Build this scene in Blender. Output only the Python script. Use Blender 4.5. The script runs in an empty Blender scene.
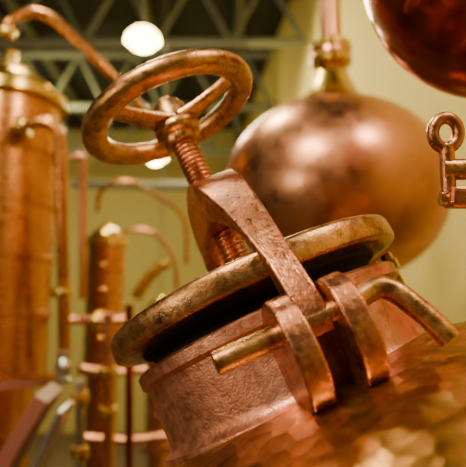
import bpy, bmesh, math, random
from mathutils import Vector, Matrix, noise
random.seed(4)
PITCH=math.radians(10); CAMH=1.9
F=Matrix.Translation((0,0,CAMH))@Matrix.Rotation(PITCH,4,'X')
def st(x,y,z): return F@Vector((x,y,z))

# ---------------- materials ----------------
def nt(name):
    m=bpy.data.materials.new(name); m.use_nodes=True
    n=m.node_tree; n.nodes.clear()
    o=n.nodes.new('ShaderNodeOutputMaterial'); p=n.nodes.new('ShaderNodeBsdfPrincipled')
    n.links.new(p.outputs[0],o.inputs[0]); return m,n,p
def metal(name,c1,c2,rough=.4,rvar=.15,nscale=9,bscale=60,bstr=.15,hammer=0,hscale=25,metallic=1.0,fine=220,finestr=.05,dirt=None,dpos=.56):
    m,n,p=nt(name); N=n.nodes; L=n.links
    tc=N.new('ShaderNodeTexCoord')
    a=N.new('ShaderNodeTexNoise'); a.inputs['Scale'].default_value=nscale; a.inputs['Detail'].default_value=7; a.inputs['Roughness'].default_value=.65
    L.new(tc.outputs['Object'],a.inputs['Vector'])
    r=N.new('ShaderNodeValToRGB'); r.color_ramp.elements[0].position=.36; r.color_ramp.elements[1].position=.64
    r.color_ramp.elements[0].color=(*c1,1); r.color_ramp.elements[1].color=(*c2,1)
    L.new(a.outputs['Fac'],r.inputs[0])
    col=r.outputs[0]
    if dirt:
        d=N.new('ShaderNodeTexNoise'); d.inputs['Scale'].default_value=nscale*2.6; d.inputs['Detail'].default_value=10; d.inputs['Roughness'].default_value=.8
        L.new(tc.outputs['Object'],d.inputs['Vector'])
        dr=N.new('ShaderNodeValToRGB'); dr.color_ramp.elements[0].position=dpos-.08; dr.color_ramp.elements[1].position=dpos+.17
        L.new(d.outputs['Fac'],dr.inputs[0])
        mx=N.new('ShaderNodeMix'); mx.data_type='RGBA'; mx.inputs[7].default_value=(*dirt,1)
        L.new(dr.outputs[0],mx.inputs[0]); L.new(col,mx.inputs[6]); col=mx.outputs[2]
    L.new(col,p.inputs['Base Color'])
    p.inputs['Metallic'].default_value=metallic
    b=N.new('ShaderNodeTexNoise'); b.inputs['Scale'].default_value=bscale; b.inputs['Detail'].default_value=5
    L.new(tc.outputs['Object'],b.inputs['Vector'])
    mr=N.new('ShaderNodeMapRange'); mr.inputs[1].default_value=.3; mr.inputs[2].default_value=.7
    mr.inputs[3].default_value=max(.05,rough-rvar); mr.inputs[4].default_value=rough+rvar
    L.new(b.outputs['Fac'],mr.inputs[0]); L.new(mr.outputs[0],p.inputs['Roughness'])
    bp=N.new('ShaderNodeBump'); bp.inputs['Strength'].default_value=bstr; bp.inputs['Distance'].default_value=.004
    L.new(b.outputs['Fac'],bp.inputs['Height'])
    f=N.new('ShaderNodeTexNoise'); f.inputs['Scale'].default_value=fine; f.inputs['Detail'].default_value=3
    L.new(tc.outputs['Object'],f.inputs['Vector'])
    bf=N.new('ShaderNodeBump'); bf.inputs['Strength'].default_value=finestr; bf.inputs['Distance'].default_value=.002
    L.new(f.outputs['Fac'],bf.inputs['Height']); L.new(bp.outputs[0],bf.inputs['Normal'])
    last=bf
    if hammer:
        v=N.new('ShaderNodeTexVoronoi'); v.feature='F1'; v.inputs['Scale'].default_value=hscale
        L.new(tc.outputs['Object'],v.inputs['Vector'])
        sq=N.new('ShaderNodeMath'); sq.operation='POWER'; sq.inputs[1].default_value=2; L.new(v.outputs['Distance'],sq.inputs[0])
        bh=N.new('ShaderNodeBump'); bh.inputs['Strength'].default_value=hammer; bh.inputs['Distance'].default_value=.008
        L.new(sq.outputs[0],bh.inputs['Height']); L.new(bf.outputs[0],bh.inputs['Normal']); last=bh
        hs=N.new('ShaderNodeSeparateColor'); L.new(v.outputs['Color'],hs.inputs[0])
        mm=N.new('ShaderNodeMapRange'); mm.inputs[3].default_value=.75; mm.inputs[4].default_value=1.15; L.new(hs.outputs[0],mm.inputs[0])
        vm=N.new('ShaderNodeVectorMath'); vm.operation='SCALE'; L.new(col,vm.inputs[0]); L.new(mm.outputs[0],vm.inputs['Scale'])
        L.new(vm.outputs[0],p.inputs['Base Color'])
    L.new(last.outputs[0],p.inputs['Normal'])
    return m
def plain(name,c,rough=.7,metallic=0,nscale=3,var=.15,emit=None,es=0):
    m,n,p=nt(name); N=n.nodes; L=n.links
    tc=N.new('ShaderNodeTexCoord'); a=N.new('ShaderNodeTexNoise'); a.inputs['Scale'].default_value=nscale; a.inputs['Detail'].default_value=5
    L.new(tc.outputs['Object'],a.inputs['Vector'])
    r=N.new('ShaderNodeValToRGB'); r.color_ramp.elements[0].color=(*[x*(1-var) for x in c],1); r.color_ramp.elements[1].color=(*[min(1,x*(1+var)) for x in c],1)
    L.new(a.outputs['Fac'],r.inputs[0]); L.new(r.outputs[0],p.inputs['Base Color'])
    p.inputs['Roughness'].default_value=rough; p.inputs['Metallic'].default_value=metallic
    if emit: p.inputs['Emission Color'].default_value=(*emit,1); p.inputs['Emission Strength'].default_value=es
    return m
M_cast=metal('cast_copper',(.52,.18,.075),(.80,.34,.15),.34,.10,12,110,.22,fine=380,finestr=.3,dirt=(.13,.045,.02),dpos=.53)
M_drum=metal('rough_copper_sheet',(.60,.23,.12),(.82,.38,.22),.44,.08,8,90,.16,fine=300,finestr=.3,dirt=(.26,.09,.04),dpos=.55)
M_lid=metal('brassy_copper_rim',(.52,.24,.075),(.82,.44,.16),.33,.10,10,80,.18,fine=380,finestr=.28,dirt=(.13,.055,.02),dpos=.52)
M_dome=metal('hammered_copper',(.30,.12,.022),(.58,.28,.055),.34,.06,7,40,.08,hammer=.30,hscale=38,dirt=(.15,.055,.012),dpos=.55)
M_pot=metal('satin_copper',(.50,.20,.085),(.66,.29,.14),.34,.08,3,20,.08,fine=90)
M_red=metal('dark_polished_copper',(.28,.05,.018),(.38,.08,.035),.2,.05,3,20,.05,fine=90)
M_col=metal('golden_copper',(.42,.15,.035),(.62,.26,.065),.3,.08,4,20,.08,fine=90)
M_brass=metal('brass',(.6,.38,.06),(.75,.5,.10),.28,.08,5,30,.08,fine=90)
M_steel=metal('stainless_steel',(.45,.43,.4),(.6,.58,.54),.3,.08,5,30,.05,fine=90)
M_rub=plain('black_rubber_gasket',(.006,.005,.004),.8)
M_dark=metal('gap_shade_copper',(.06,.03,.02),(.14,.06,.035),.55,.1,20,80,.2,dirt=(.02,.015,.01))  # dark colour stands in for shade inside the lid gap
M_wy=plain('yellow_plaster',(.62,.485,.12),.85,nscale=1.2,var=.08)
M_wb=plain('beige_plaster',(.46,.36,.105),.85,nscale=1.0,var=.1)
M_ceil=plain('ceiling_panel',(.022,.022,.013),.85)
M_truss=plain('painted_steel_green_grey',(.13,.135,.08),.5)
M_floor=plain('concrete_floor',(.12,.08,.05),.6)
M_lamp=plain('lamp_glass',(1,.9,.5),.4,emit=(1,.72,.22),es=26)
M_pink=plain('pink_painted_steel',(.26,.085,.05),.45)

# ---------------- mesh helpers ----------------
def finish(bm,name,mat,parent=None,mw=None,smooth=True,ang=35):
    me=bpy.data.meshes.new(name); bmesh.ops.recalc_face_normals(bm,faces=bm.faces); bm.to_mesh(me); bm.free()
    o=bpy.data.objects.new(name,me); bpy.context.scene.collection.objects.link(o)
    me.materials.append(mat)
    if smooth:
        for p in me.polygons: p.use_smooth=True
        try: me.set_sharp_from_angle(angle=math.radians(ang))
        except Exception: pass
    if parent: o.parent=parent
    if mw is not None: o.matrix_local=mw
    return o
def empty(name,mw=None):
    o=bpy.data.objects.new(name,None); o.empty_display_size=.1; bpy.context.scene.collection.objects.link(o)
    if mw is not None: o.matrix_world=mw
    return o
def lathe_bm(bm,prof,seg=96,mw=Matrix()):
    rings=[]
    for r,z in prof:
        if r<1e-6: rings.append([bm.verts.new(mw@Vector((0,0,z)))])
        else: rings.append([bm.verts.new(mw@Vector((r*math.cos(2*math.pi*i/seg),r*math.sin(2*math.pi*i/seg),z))) for i in range(seg)])
    for A,B in zip(rings,rings[1:]):
        if len(A)==1 and len(B)==1: continue
        for i in range(seg):
            j=(i+1)%seg
            if len(A)==1: bm.faces.new((A[0],B[i],B[j]))
            elif len(B)==1: bm.faces.new((A[i],A[j],B[0]))
            else: bm.faces.new((A[i],A[j],B[j],B[i]))
def lathe(name,prof,mat,parent=None,mw=None,seg=96,ang=35):
    bm=bmesh.new(); lathe_bm(bm,prof,seg); return finish(bm,name,mat,parent,mw,ang=ang)
def cr(pts,n=8):
    P=[Vector(p) for p in pts]; P=[2*P[0]-P[1]]+P+[2*P[-1]-P[-2]]; out=[]
    for i in range(1,len(P)-2):
        for k in range(n):
            t=k/n; a,b,c,d=P[i-1],P[i],P[i+1],P[i+2]
            out.append(.5*((2*b)+(c-a)*t+(2*a-5*b+4*c-d)*t*t+(3*b-a-3*c+d)*t**3))
    out.append(P[-2]); return out
def sweep_bm(bm,pts,rad,seg=20):
    n=len(pts); rads=rad if isinstance(rad,(list,tuple)) else [rad]*n
    t0=(pts[1]-pts[0]).normalized(); up=Vector((0,0,1)) if abs(t0.z)<.9 else Vector((1,0,0))
    nx=t0.cross(up).normalized(); rings=[]
    for i,p in enumerate(pts):
        t=(pts[min(i+1,n-1)]-pts[max(i-1,0)]).normalized()
        nx=(nx-t*nx.dot(t)).normalized(); ny=t.cross(nx)
        rings.append([bm.verts.new(p+rads[i]*(math.cos(2*math.pi*k/seg)*nx+math.sin(2*math.pi*k/seg)*ny)) for k in range(seg)])
    for A,B in zip(rings,rings[1:]):
        for i in range(seg): bm.faces.new((A[i],A[(i+1)%seg],B[(i+1)%seg],B[i]))
    bm.faces.new(rings[0][::-1]); bm.faces.new(rings[-1])
def tube(name,pts,rad,mat,parent=None,mw=None,seg=20,n=8,straight=False):
    bm=bmesh.new(); P=[Vector(p) for p in pts] if straight else cr(pts,n)
    sweep_bm(bm,P,rad,seg); return finish(bm,name,mat,parent,mw,ang=50)
def bev(o,w,seg=3):
    m=o.modifiers.new('bevel','BEVEL'); m.width=w; m.segments=seg; m.limit_method='ANGLE'; m.angle_limit=math.radians(35)
def plate_bm(poly,t,fn=None):
    bm=bmesh.new(); a=[bm.verts.new((x,-t/2,z)) for x,z in poly]; b=[bm.verts.new((x,t/2,z)) for x,z in poly]
    n=len(poly); bm.faces.new(a); bm.faces.new(b[::-1])
    for i in range(n): bm.faces.new((a[i],b[i],b[(i+1)%n],a[(i+1)%n]))
    if fn:
        for v in bm.verts: fn(v)
    return bm
def box(name,size,loc,mat,parent=None,rot=None,bw=0):
    bm=bmesh.new(); bmesh.ops.create_cube(bm,size=1)
    for v in bm.verts: v.co=Vector((v.co.x*size[0],v.co.y*size[1],v.co.z*size[2]))
    mw=Matrix.Translation(loc)@(rot if rot else Matrix())
    o=finish(bm,name,mat,parent,mw,smooth=False)
    if bw: bev(o,bw)
    return o
def add_cyl(bm,p,q,r,seg=12): sweep_bm(bm,[Vector(p),Vector(q)],r,seg)

# ---------------- manway frame ----------------
u=Vector((-.410,.242,.880)).normalized()
r=Vector((.92,0,.408)); r=(r-u*r.dot(u)).normalized()
far=u.cross(r)
O=Vector((.0353,1,-.104))
ML=Matrix((( r.x,far.x,u.x,O.x),(r.y,far.y,u.y,O.y),(r.z,far.z,u.z,O.z),(0,0,0,1)))
MW=F@ML
RD=1.0; RR=.217; cb=-.176; cc=cb-math.sqrt(RD**2-RR**2)

# --- main still ---
still=empty('copper_pot_still',MW)
prof=[(0,cc+RD)]+[(RD*math.sin(math.radians(a)),cc+RD*math.cos(math.radians(a))) for a in range(2,181,2)]
prof[-1]=(0,cc-RD)
DS=.038
lathe('still_body',prof,M_dome,still,Matrix.Translation((DS,0,.005)),seg=160)
drum=[(.196,-.26),(.196,-.055),(.203,-.048),(RR+.004,-.048),(RR+.008,-.052),(RR+.008,-.068),(RR+.005,-.072),(RR,-.074),(RR,-.156),(RR+.001,-.164),(RR+.005,-.171),(RR+.014,-.176),(RR+.016,-.184),(RR+.014,-.2),(RR+.005,-.26)]
lathe('manway_collar',drum,M_drum,still,Matrix(),seg=160)
bm=bmesh.new()
for ang in (8,22,150):
    a=math.radians(ang); m=Matrix.Translation((.235*math.cos(a),.235*math.sin(a),-.055))
    lathe_bm(bm,[(0,.03),(.008,.03),(.01,.027),(.01,.018),(.014,.017),(.014,.0),(.007,-.001),(.007,-.03),(0,-.03)],6,m)
finish(bm,'collar_bolts',M_brass,still,Matrix())
C=MW@Vector((0,0,cc)); Minv=MW.inverted()
bulb=st(.5,1.1,.51)
hb=bulb.z
R=.262
pr=[(.0,C.z+.6),(.11,C.z+.6),(.10,C.z+RD+.03),(.06,C.z+RD+.10),(.045,hb-.30),(.06,hb-.26)]
pr+=[(R*math.cos(math.radians(a)),hb+R*math.sin(math.radians(a))) for a in range(-72,73,6)]
pr+=[(.06,hb+.26),(.045,hb+.35),(.04,hb+.8),(0,hb+.8)]
lathe('helmet',pr,M_red,still,Minv@Matrix.Translation((bulb.x,bulb.y,0)),seg=96)

# --- manway hatch ---
hatch=empty('manway_hatch_clamp',MW)
lid=[(0,.03),(.08,.03),(.16,.026),(.2,.022),(.228,.022),(.239,.021),(.2440,.0185),(.2465,.014),(.2475,.006),(.2475,-.009),(.246,-.014),(.242,-.017),(.236,-.018),(.206,-.021),(.200,-.018),(.0,-.018)]
lathe('lid',lid,M_lid,hatch,Matrix(),seg=160)
lathe('gasket',[(.17,-.017),(.202,-.017),(.205,-.021),(.203,-.026),(.194,-.030),(.190,-.036),(.192,-.042),(.190,-.06),(.17,-.06)],M_rub,hatch,Matrix(),seg=160)
lathe('dark_gap_plug',[(0,-.016),(.18,-.016),(.18,-.085),(.17,-.09),(0,-.09)],M_dark,hatch,Matrix(),seg=96)  # plug added to close the gap and keep its inside dark
AZ=math.radians(11)
BX=Vector((math.sin(AZ),-math.cos(AZ),0)); BZ=Vector((0,0,1)); BY=BZ.cross(BX)
BM_=Matrix(((BX.x,BY.x,0,0),(BX.y,BY.y,0,0),(0,0,1,0),(0,0,0,1)))
outer=[(0,.205),(.06,.202),(.1,.187),(.14,.158),(.178,.121),(.213,.083),(.243,.04),(.268,.0),(.286,-.04),(.3,-.08),(.3,-.1),(.292,-.113),(.279,-.113),(.269,-.1),(.264,-.07),(.258,-.03),(.254,.0),(.243,.027),(.215,.055),(.18,.083),(.14,.105),(.1,.117),(.05,.120),(0,.120)]
poly=outer+[(-x,z) for x,z in outer[-2:0:-1]]
def taper(v):
    s=abs(v.co.x); k=1 if s<.13 else max(.5,1-(s-.13)/.14*.5); v.co.y*=k
o=finish(plate_bm(poly,.072,taper),'bridge_yoke',M_cast,hatch,BM_,ang=28); bev(o,.0035)
ear=[(.205,-.08),(.228,-.068),(.248,-.058),(.268,-.052),(.290,-.052),(.308,-.060),(.322,-.075),(.330,-.097),(.332,-.122),(.326,-.148),(.312,-.170),(.292,-.186),(.268,-.196),(.24,-.202),(.205,-.204)]
sg=1 if BY.x>0 else -1
for i,y in enumerate((.0365*sg,-.0335*sg)):
    for side in (1,-1):
        pp=[(x*side,z) for x,z in ear]
        o=finish(plate_bm(pp,.031),'ear_%d'%(i*2+(1 if side==1 else 2)),M_cast,hatch,BM_@Matrix.Translation((0,y,0)),ang=28); bev(o,.004,3)
PS,PC=.287,-.093
def bp(x,w,z): return (x,w*sg,z)
bm=bmesh.new()
sweep_bm(bm,[Vector(bp(PS,-.128,PC)),Vector(bp(PS,-.1265,PC)),Vector(bp(PS,-.055,PC)),Vector(bp(PS,-.05,PC))],[.012,.0145,.0145,.013],20)
pin=[bp(PS,-.06,PC),bp(PS,0,PC),bp(PS,.05,PC),bp(PS-.004,.078,PC+.004),bp(PS-.004,.094,PC+.002),bp(PS-.001,.107,PC-.012),bp(PS+.002,.115,PC-.03),bp(PS+.006,.125,PC-.055),bp(PS+.010,.134,PC-.086)]
P=cr(pin,6); sweep_bm(bm,P,.0140,24)
o=finish(bm,'hinge_pin_handle',M_lid,hatch,BM_,ang=50)
lathe('pin_collar',[(.0,-.004),(.018,-.004),(.019,-.002),(.019,.004),(.016,.006),(0,.006)],M_cast,hatch,BM_@Matrix.Translation(bp(PS,.056,PC))@Matrix.Rotation(math.pi/2,4,'X'),seg=40)
bm=bmesh.new(); sweep_bm(bm,[Vector((-PS,-.08,PC)),Vector((-PS,.08,PC))],.0115,20); finish(bm,'far_pin',M_cast,hatch,BM_)
def screw(name,z0,z1,rr,pitch,amp,mat):
    bm=bmesh.new(); seg=40; n=int((z1-z0)/pitch*10); rings=[]
    for i in range(n+1):
        z=z0+(z1-z0)*i/n; row=[]
        for k in range(seg):
            ph=(z/pitch-k/seg)%1; t=abs(ph*2-1); t=min(1,max(0,(t-.2)/.45))
            row.append(bm.verts.new(((rr-amp+amp*t)*math.cos(2*math.pi*k/seg),(rr-amp+amp*t)*math.sin(2*math.pi*k/seg),z)))
        rings.append(row)
    for A,B in zip(rings,rings[1:]):
        for i in range(seg): bm.faces.new((A[i],A[(i+1)%seg],B[(i+1)%seg],B[i]))
    bm.faces.new(rings[0][::-1]); bm.faces.new(rings[-1])
    return finish(bm,name,mat,hatch,Matrix(),ang=60)
screw('screw_spindle',.045,.32,.0225,.0085,.0036,M_cast)
lathe('spindle_foot',[(0,.029),(.042,.029),(.043,.033),(.04,.042),(.028,.05),(.024,.06),(0,.06)],M_cast,hatch,Matrix(),seg=60)
# handwheel
WM=Matrix.Translation((0,0,.006))
WZ=.362
bm=bmesh.new(); seg=120; ts=20; rings=[]
for i in range(seg):
    A=2*math.pi*i/seg; row=[]
    for k in range(ts):
        T=2*math.pi*k/ts; ct,sn=math.cos(T),math.sin(T)
        rr=.1415+.0225*math.copysign(abs(ct)**.85,ct); zz=.0180*math.copysign(abs(sn)**.85,sn)
        d=1+.03*noise.noise(Vector((math.cos(A)*4,math.sin(A)*4,k*.3)))
        row.append(bm.verts.new((rr*math.cos(A),rr*math.sin(A),WZ+zz*d)))
    rings.append(row)
for i in range(seg):
    for k in range(ts): bm.faces.new((rings[i][k],rings[(i+1)%seg][k],rings[(i+1)%seg][(k+1)%ts],rings[i][(k+1)%ts]))
lathe_bm(bm,[(0,.293),(.026,.293),(.031,.295),(.033,.301),(.032,.310),(.039,.314),(.042,.320),(.041,.330),(.035,.336),(.031,.343),(.029,.370),(.024,.378),(.013,.38),(.013,.388),(0,.388)],48)
for deg in (-131,-10,110):
    A=math.radians(deg); d=Vector((math.cos(A),math.sin(A),0)); t=Vector((-math.sin(A),math.cos(A),0))
    secs=[]
    for k in range(9):
        f=k/8; rr=.020+f*.115; hw=.028-.011*math.sin(f*math.pi*.8) ; th=.0085
        z=.338+.024*(f**1.2)
        c=d*rr; row=[]
        for q in range(12):
            a=2*math.pi*q/12; cx=math.copysign(abs(math.cos(a))**.5,math.cos(a)); sx=math.copysign(abs(math.sin(a))**.7,math.sin(a))
            row.append(bm.verts.new(c+t*hw*cx+Vector((0,0,z+th*sx))))
        secs.append(row)
    for X,Y in zip(secs,secs[1:]):
        for q in range(12): bm.faces.new((X[q],X[(q+1)%12],Y[(q+1)%12],Y[q]))
    bm.faces.new(secs[0]); bm.faces.new(secs[-1])
finish(bm,'handwheel',M_lid,hatch,WM,ang=45)

# --- eye bolt clamp at the right ---
eb=empty('eye_bolt_clamp',F@Matrix.Translation((.3,.82,.075)))
bm=bmesh.new()
rg=[Vector((-.010+.0175*math.cos(a),0,.062+.0205*math.sin(a))) for a in [2*math.pi*i/40 for i in range(41)]]
sweep_bm(bm,rg,.0085,14); add_cyl(bm,(-.009,0,.043),(-.006,0,-.02),.0105,20)
finish(bm,'eye_ring',M_cast,eb,Matrix())
tube('lug_block',[(-.014,0,.012),(.13,0,.014)],.0145,M_lid,eb,Matrix(),straight=True,seg=24)
o=box('lug_plate',(.12,.045,.03),(.05,.0,-.026),M_cast,eb,bw=.008)
tube('swing_bolt',[(-.018,0,-.028),(.13,0,-.026)],.010,M_lid,eb,Matrix(),straight=True)
tube('support_bar',[(.06,0,-.01),(.13,.02,-.02),(.2,.06,-.06),(.24,.12,-.25)],.02,M_lid,eb,Matrix())

# --- background pot still ---
def bg_still(name,base,k,mats):
    e=empty(name,Matrix.Translation(base))
    pr=[(.001,-.9*k),(.13*k,-.9*k),(.12*k,-.42*k),(.15*k,-.38*k),(.16*k,-.36*k)]
    for a in range(-68,70,4):
        A=math.radians(a); pr.append((.44*k*math.cos(A)**.9,.362*k*math.sin(A)))
    pr+=[(.15*k,.352*k),(.11*k,.39*k),(.078*k,.45*k),(.056*k,.52*k),(.052*k,.54*k),(.075*k,.545*k),(.08*k,.57*k),(.075*k,.61*k),(.05*k,.62*k),(.045*k,.65*k),(.042*k,1.3*k),(0,1.3*k)]
    lathe('helmet',pr,mats[0],e,Matrix(),seg=96)
    lathe('neck_union',[(.05*k,.53*k),(.082*k,.535*k),(.086*k,.555*k),(.07*k,.575*k),(.086*k,.595*k),(.082*k,.62*k),(.05*k,.63*k)],M_brass,e,Matrix(),seg=48)
    lathe('neck_cone',[(.16*k,.352*k),(.112*k,.392*k),(.08*k,.452*k),(.058*k,.52*k),(.05*k,.53*k)],M_brass,e,Matrix(),seg=48)
    bz=-1.0*k
    pb=[(.001,bz+.1*k)]+[(.3*k*math.sin(math.radians(a)),bz+.1*k*math.cos(math.radians(a))) for a in range(6,91,6)]+[(.3*k,-base.z),(0.001,-base.z)]
    lathe('boiler',pb,mats[0],e,Matrix(),seg=96)
    return e
pb=st(.4,2.35,.165)
bg_still('copper_pot_still.001',pb,.99,(M_pot,))

# --- columns left ---
def column(name,x,y,rr,ztop,zbot,mat,boil=True):
    e=empty(name,Matrix.Translation((x,y,0)))
    cap=[(0,ztop+rr*.95),(rr*.12,ztop+rr*.94),(rr*.14,ztop+rr*.7),(rr*.3,ztop+rr*.62),(rr*.62,ztop+rr*.42),(rr*.85,ztop+rr*.2),(rr*.93,ztop+.0),(rr*1.1,ztop-.005),(rr*1.1,ztop-.05),(rr,ztop-.055)]
    lathe('column_cap',cap,M_brass,e,Matrix(),seg=72)
    pr=[(0,ztop-.05),(rr,ztop-.05)]
    h=ztop-zbot; nb=5
    for i in range(nb):
        z=ztop-.055-(h-.11)*(i+1)/nb
        if i<nb-1: pr+=[(rr,z+.02),(rr*1.03,z+.015),(rr*1.03,z-.01),(rr,z-.015)]
    pr+=[(rr,zbot+.05),(rr*1.2,zbot+.045),(rr*1.2,zbot),(rr*.8,zbot-.01),(rr*.8,zbot-.1)]
    lathe('column_shell',pr+[(rr*.8,0),(0,0)] if not boil else pr+[(rr*.75,zbot-.5),(rr*1.1,zbot-.52),(rr*1.1,zbot-.58),(rr*.9,zbot-.6),(rr*.9,0),(0,0)],mat,e,Matrix(),seg=72)
    lathe('top_flange',[(rr*.9,ztop-.06),(rr*1.16,ztop-.06),(rr*1.16,ztop-.03),(rr*.9,ztop-.03)],M_brass,e,Matrix(),seg=60)
    lathe('base_flange',[(rr*.9,zbot-.01),(rr*1.25,zbot-.01),(rr*1.25,zbot+.03),(rr*.9,zbot+.03)],M_pink,e,Matrix(),seg=60)
    return e
t=st(-1.16,3.0,.77); b=st(-1.16,3.0,-.76)
column('distillation_column',-1.19,3.0,.27,t.z-.02,b.z+.02,M_col)
t=st(-.85,4.0,-.02); b=st(-.85,4.0,-.92)
column('distillation_column.001',-.85,4.0,.125,t.z,b.z,M_col,boil=False)
column('distillation_column.002',-.62,5.2,.11,st(0,5.2,-.62).z,1.0,M_pot,boil=False)

def pipe(name,pts,rad,mat,flanges=()):
    e=empty(name)
    tube('pipe_run',[st(*p) for p in pts],rad,mat,e)
    for i,(p,q) in enumerate(flanges):
        a=st(*p); d=(st(*q)-a).normalized(); m=Matrix.Translation(a)@d.to_track_quat('Z','Y').to_matrix().to_4x4()
        lathe('flange_%d'%(i+1),[(0,-.02),(rad*1.7,-.02),(rad*1.8,-.012),(rad*1.8,.012),(rad*1.7,.02),(0,.02)],M_brass,e,m,seg=32)
    return e
pipe('swan_neck_pipe',[(-1.16,3.05,1.0),(-1.13,3.05,1.08),(-1.03,3.1,1.14),(-.9,3.15,1.09),(-.7,3.2,.9),(-.45,3.3,.63),(-.3,3.4,.48)],.026,M_col,[((-1.15,3.05,1.02),(-1.13,3.05,1.1))])
pipe('vapour_pipe',[(-1.02,2.85,.50),(-.92,2.85,.53),(-.84,2.85,.50),(-.82,2.85,.40),(-.81,2.85,.0),(-.80,2.85,-.5),(-.80,2.85,-.60)],.030,M_col,[((-.81,2.85,-.28),(-.81,2.85,0)),((-.99,2.85,.51),(-.9,2.85,.53))])
pipe('thin_copper_pipe',[(-.86,3.2,.40),(-.81,3.2,.41),(-.80,3.2,.36),(-.80,3.2,.0),(-.80,3.2,-.35)],.02,M_pot)
pipe('crossover_pipe',[(-.86,3.1,-.44),(-.7,3.1,-.45),(-.52,3.1,-.44)],.025,M_pot,[((-.7,3.1,-.45),(-.5,3.1,-.45))])
pipe('condenser_pipe',[(-1.6,6.0,.50),(-.9,6.0,.48),(-.4,6,.47)],.045,M_truss)
pipe('elbow_pipe',[(-.68,4.2,-.45),(-.6,4.2,-.33),(-.52,4.2,-.24),(-.45,4.2,-.2)],.04,M_brass)
pipe('elbow_pipe.001',[(-.88,3.9,.14),(-.85,3.9,.28),(-.7,3.9,.34),(-.5,3.9,.25),(-.32,3.9,.1),(-.3,3.9,-.2)],.014,M_col)
pipe('elbow_pipe.002',[(-.9,4.4,-.1),(-.75,4.4,.02),(-.55,4.4,-.02),(-.42,4.4,-.25),(-.42,4.4,-.7)],.016,M_pot)
pipe('drain_pipe',[(-.56,2.7,-.36),(-.56,2.7,-.6),(-.56,2.7,-1.2)],.024,M_pot,[((-.56,2.7,-.62),(-.56,2.7,-1)),((-.56,2.7,-.8),(-.56,2.7,-1))])
pipe('drain_pipe.001',[(-.44,2.55,-.30),(-.44,2.55,-.6),(-.44,2.55,-1.3)],.018,M_red)
pipe('steel_pipe',[(-.56,2.2,-.54),(-.56,2.2,-.8),(-.58,2.2,-1.3)],.018,M_steel,[((-.56,2.2,-.6),(-.56,2.2,-.8)),((-.56,2.2,-.80),(-.56,2.2,-1))])
pipe('base_pipe',[(-.74,2.95,-.66),(-.6,2.95,-.68),(-.42,2.95,-.67)],.018,M_pot)
pipe('base_pipe.001',[(-.82,3.2,-1.08),(-.6,3.2,-1.10),(-.35,3.2,-1.08)],.022,M_pot)
v=empty('ball_valve',F@Matrix.Translation((-.76,2.7,-.60)))
bm=bmesh.new(); lathe_bm(bm,[(0,-.07),(.03,-.07),(.03,-.05),(.018,-.045),(.035,-.02),(.04,0),(.035,.02),(.018,.045),(.03,.05),(.03,.07),(0,.07)],32)
add_cyl(bm,(0,0,0),(0,-.07,0),.01); finish(bm,'valve_body',M_steel,v,Matrix())
box('valve_lever',(.016,.012,.13),(0,-.07,-.03),M_steel,v)
ch=empty('inclined_chute',F)
def strap(name,cpts,w,th,mat):
    P=cr(cpts,6); bm=bmesh.new(); rows=[]
    for i,p in enumerate(P):
        t=(P[min(i+1,len(P)-1)]-P[max(i-1,0)]).normalized(); nrm=Vector((t.z,0,-t.x)).normalized(); y=Vector((0,1,0))
        rows.append([bm.verts.new(p+nrm*a+y*b) for a,b in ((-th,-w),(th,-w),(th,w),(-th,w))])
    for A,B in zip(rows,rows[1:]):
        for q in range(4): bm.faces.new((A[q],A[(q+1)%4],B[(q+1)%4],B[q]))
    bm.faces.new(rows[0]); bm.faces.new(rows[-1])
    o=finish(bm,name,mat,ch,Matrix()); bev(o,.006); return o
strap('chute_pan',[(-.67,2.2,-.58),(-.72,2.2,-.66),(-.80,2.2,-.80),(-.93,2.2,-1.1)],.10,.028,M_pink)
strap('chute_rail',[(-.60,2.2,-.62),(-.64,2.2,-.70),(-.70,2.2,-.84),(-.80,2.2,-1.1)],.11,.01,M_steel)

# --- lamps ---
def lamp(name,p,s,ztop):
    e=empty(name,Matrix.Translation(p))
    lathe('shade',[(.02*s,.13*s),(.05*s,.125*s),(.1*s,.10*s),(.145*s,.05*s),(.16*s,.0*s),(.155*s,.0),(.14*s,.04*s),(.09*s,.09*s),(.02*s,.115*s)],M_lamp,e,Matrix(),seg=40)
    lathe('bulb',[(0,-.09*s),(.06*s,-.08*s),(.11*s,-.05*s),(.13*s,.0*s),(.11*s,.05*s),(.05*s,.08*s),(0,.08*s)],M_lamp,e,Matrix(),seg=32)
    tube('cord',[(0,0,.12*s),(0,0,ztop-p.z)],.008,M_truss,e,Matrix(),straight=True)
    l=bpy.data.lights.new(name+'_light','POINT'); l.energy=60*s; l.color=(1,.8,.5); l.shadow_soft_size=.1
    lo=bpy.data.objects.new('glow',l); bpy.context.scene.collection.objects.link(lo); lo.parent=e; lo.location=(0,0,-.2*s)
CH=6.57
lamp('pendant_lamp',st(-.75,5,1.6),.92,CH)
lamp('pendant_lamp.001',st(-1.03,8,1.0),.95,CH)
lamp('pendant_lamp.002',st(-.73,6,-.75),.4,CH)

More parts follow.
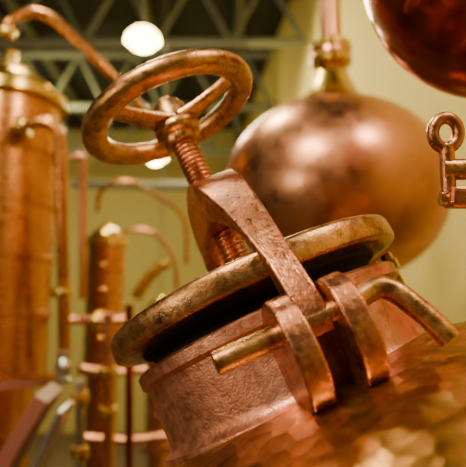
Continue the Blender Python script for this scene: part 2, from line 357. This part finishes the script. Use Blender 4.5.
# --- room ---
box('floor',(16,18,.1),(-4,6,-.05),M_floor)
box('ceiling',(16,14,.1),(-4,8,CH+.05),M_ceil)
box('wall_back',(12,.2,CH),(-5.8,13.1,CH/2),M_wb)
d=Vector((-.122,1,0)).normalized(); ang=math.atan2(-d.x,d.y)
cx=1.75-.122*5.5
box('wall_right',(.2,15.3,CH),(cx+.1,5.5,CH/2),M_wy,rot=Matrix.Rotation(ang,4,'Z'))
for k,yy in enumerate((6.6,8.6,10.8)):
    bm=bmesh.new(); x0,x1=-7,1.75-.122*yy-.1; z0,z1=5.35,6.2
    def bar(p,q,w):
        add_cyl(bm,p,q,w,8)
    bar((x0,yy,z0),(x1,yy,z0),.06); bar((x0,yy,z1),(x1,yy,z1),.06)
    n=9
    for i in range(n):
        xa=x0+(x1-x0)*i/n; xb=x0+(x1-x0)*(i+1)/n; xm=(xa+xb)/2
        bar((xa,yy,z0),(xm,yy,z1),.035); bar((xm,yy,z1),(xb,yy,z0),.035)
    finish(bm,'roof_truss'+('' if k==0 else '.%03d'%k),M_truss)
bm=bmesh.new()
for xx in (-5,-3,-1.2,.1): add_cyl(bm,(xx,2,6.35),(xx,13,6.35),.07,8)
finish(bm,'roof_purlins',M_truss)

# --- lights ---
def area(name,loc,target,size,energy,col):
    l=bpy.data.lights.new(name,'AREA'); l.energy=energy; l.size=size; l.color=col; l.shape='DISK'
    o=bpy.data.objects.new(name,l); bpy.context.scene.collection.objects.link(o); o.location=loc
    o.rotation_euler=(Vector(target)-Vector(loc)).to_track_quat('-Z','Y').to_euler()
T=MW@Vector((0,0,0))
area('added_area_light_1',(-1.5,-.9,4.7),T,.5,185,(1,.86,.64))  # unseen key light, added to light the hatch from above
area('added_area_light_2',(1.4,.1,4.6),T,.5,50,(1,.80,.64))  # unseen warm fill added on the right, no fixture
area('added_area_light_3',(-1.0,3.2,5.2),(0,2.2,2),.6,85,(1,.86,.52))  # unseen light added for grazing highlights from behind
area('added_area_light_4',(-3.2,7.5,5.0),(-2,12,2),1.2,210,(1,.90,.46))  # unseen light added to brighten the back wall
area('added_area_light_5',(-.4,6.5,5.0),(1.2,5,2.5),1.0,115,(1,.90,.46))  # unseen light added to brighten the right wall
area('added_left_fill_1',(-2.6,-.6,2.2),T,.5,22,(1,.84,.64))  # low fill added from the left
w=bpy.data.worlds.new('world'); bpy.context.scene.world=w; w.use_nodes=True
w.node_tree.nodes['Background'].inputs[0].default_value=(1,.74,.48,1); w.node_tree.nodes['Background'].inputs[1].default_value=.13

# --- camera ---
cam=bpy.data.cameras.new('camera'); co=bpy.data.objects.new('camera',cam); bpy.context.scene.collection.objects.link(co)
co.matrix_world=F@Matrix.Rotation(math.pi/2,4,'X')
cam.sensor_width=36; cam.lens=36*600/466; cam.clip_start=.02
cam.dof.use_dof=True; cam.dof.focus_distance=.84; cam.dof.aperture_fstop=3.2
bpy.context.scene.camera=co
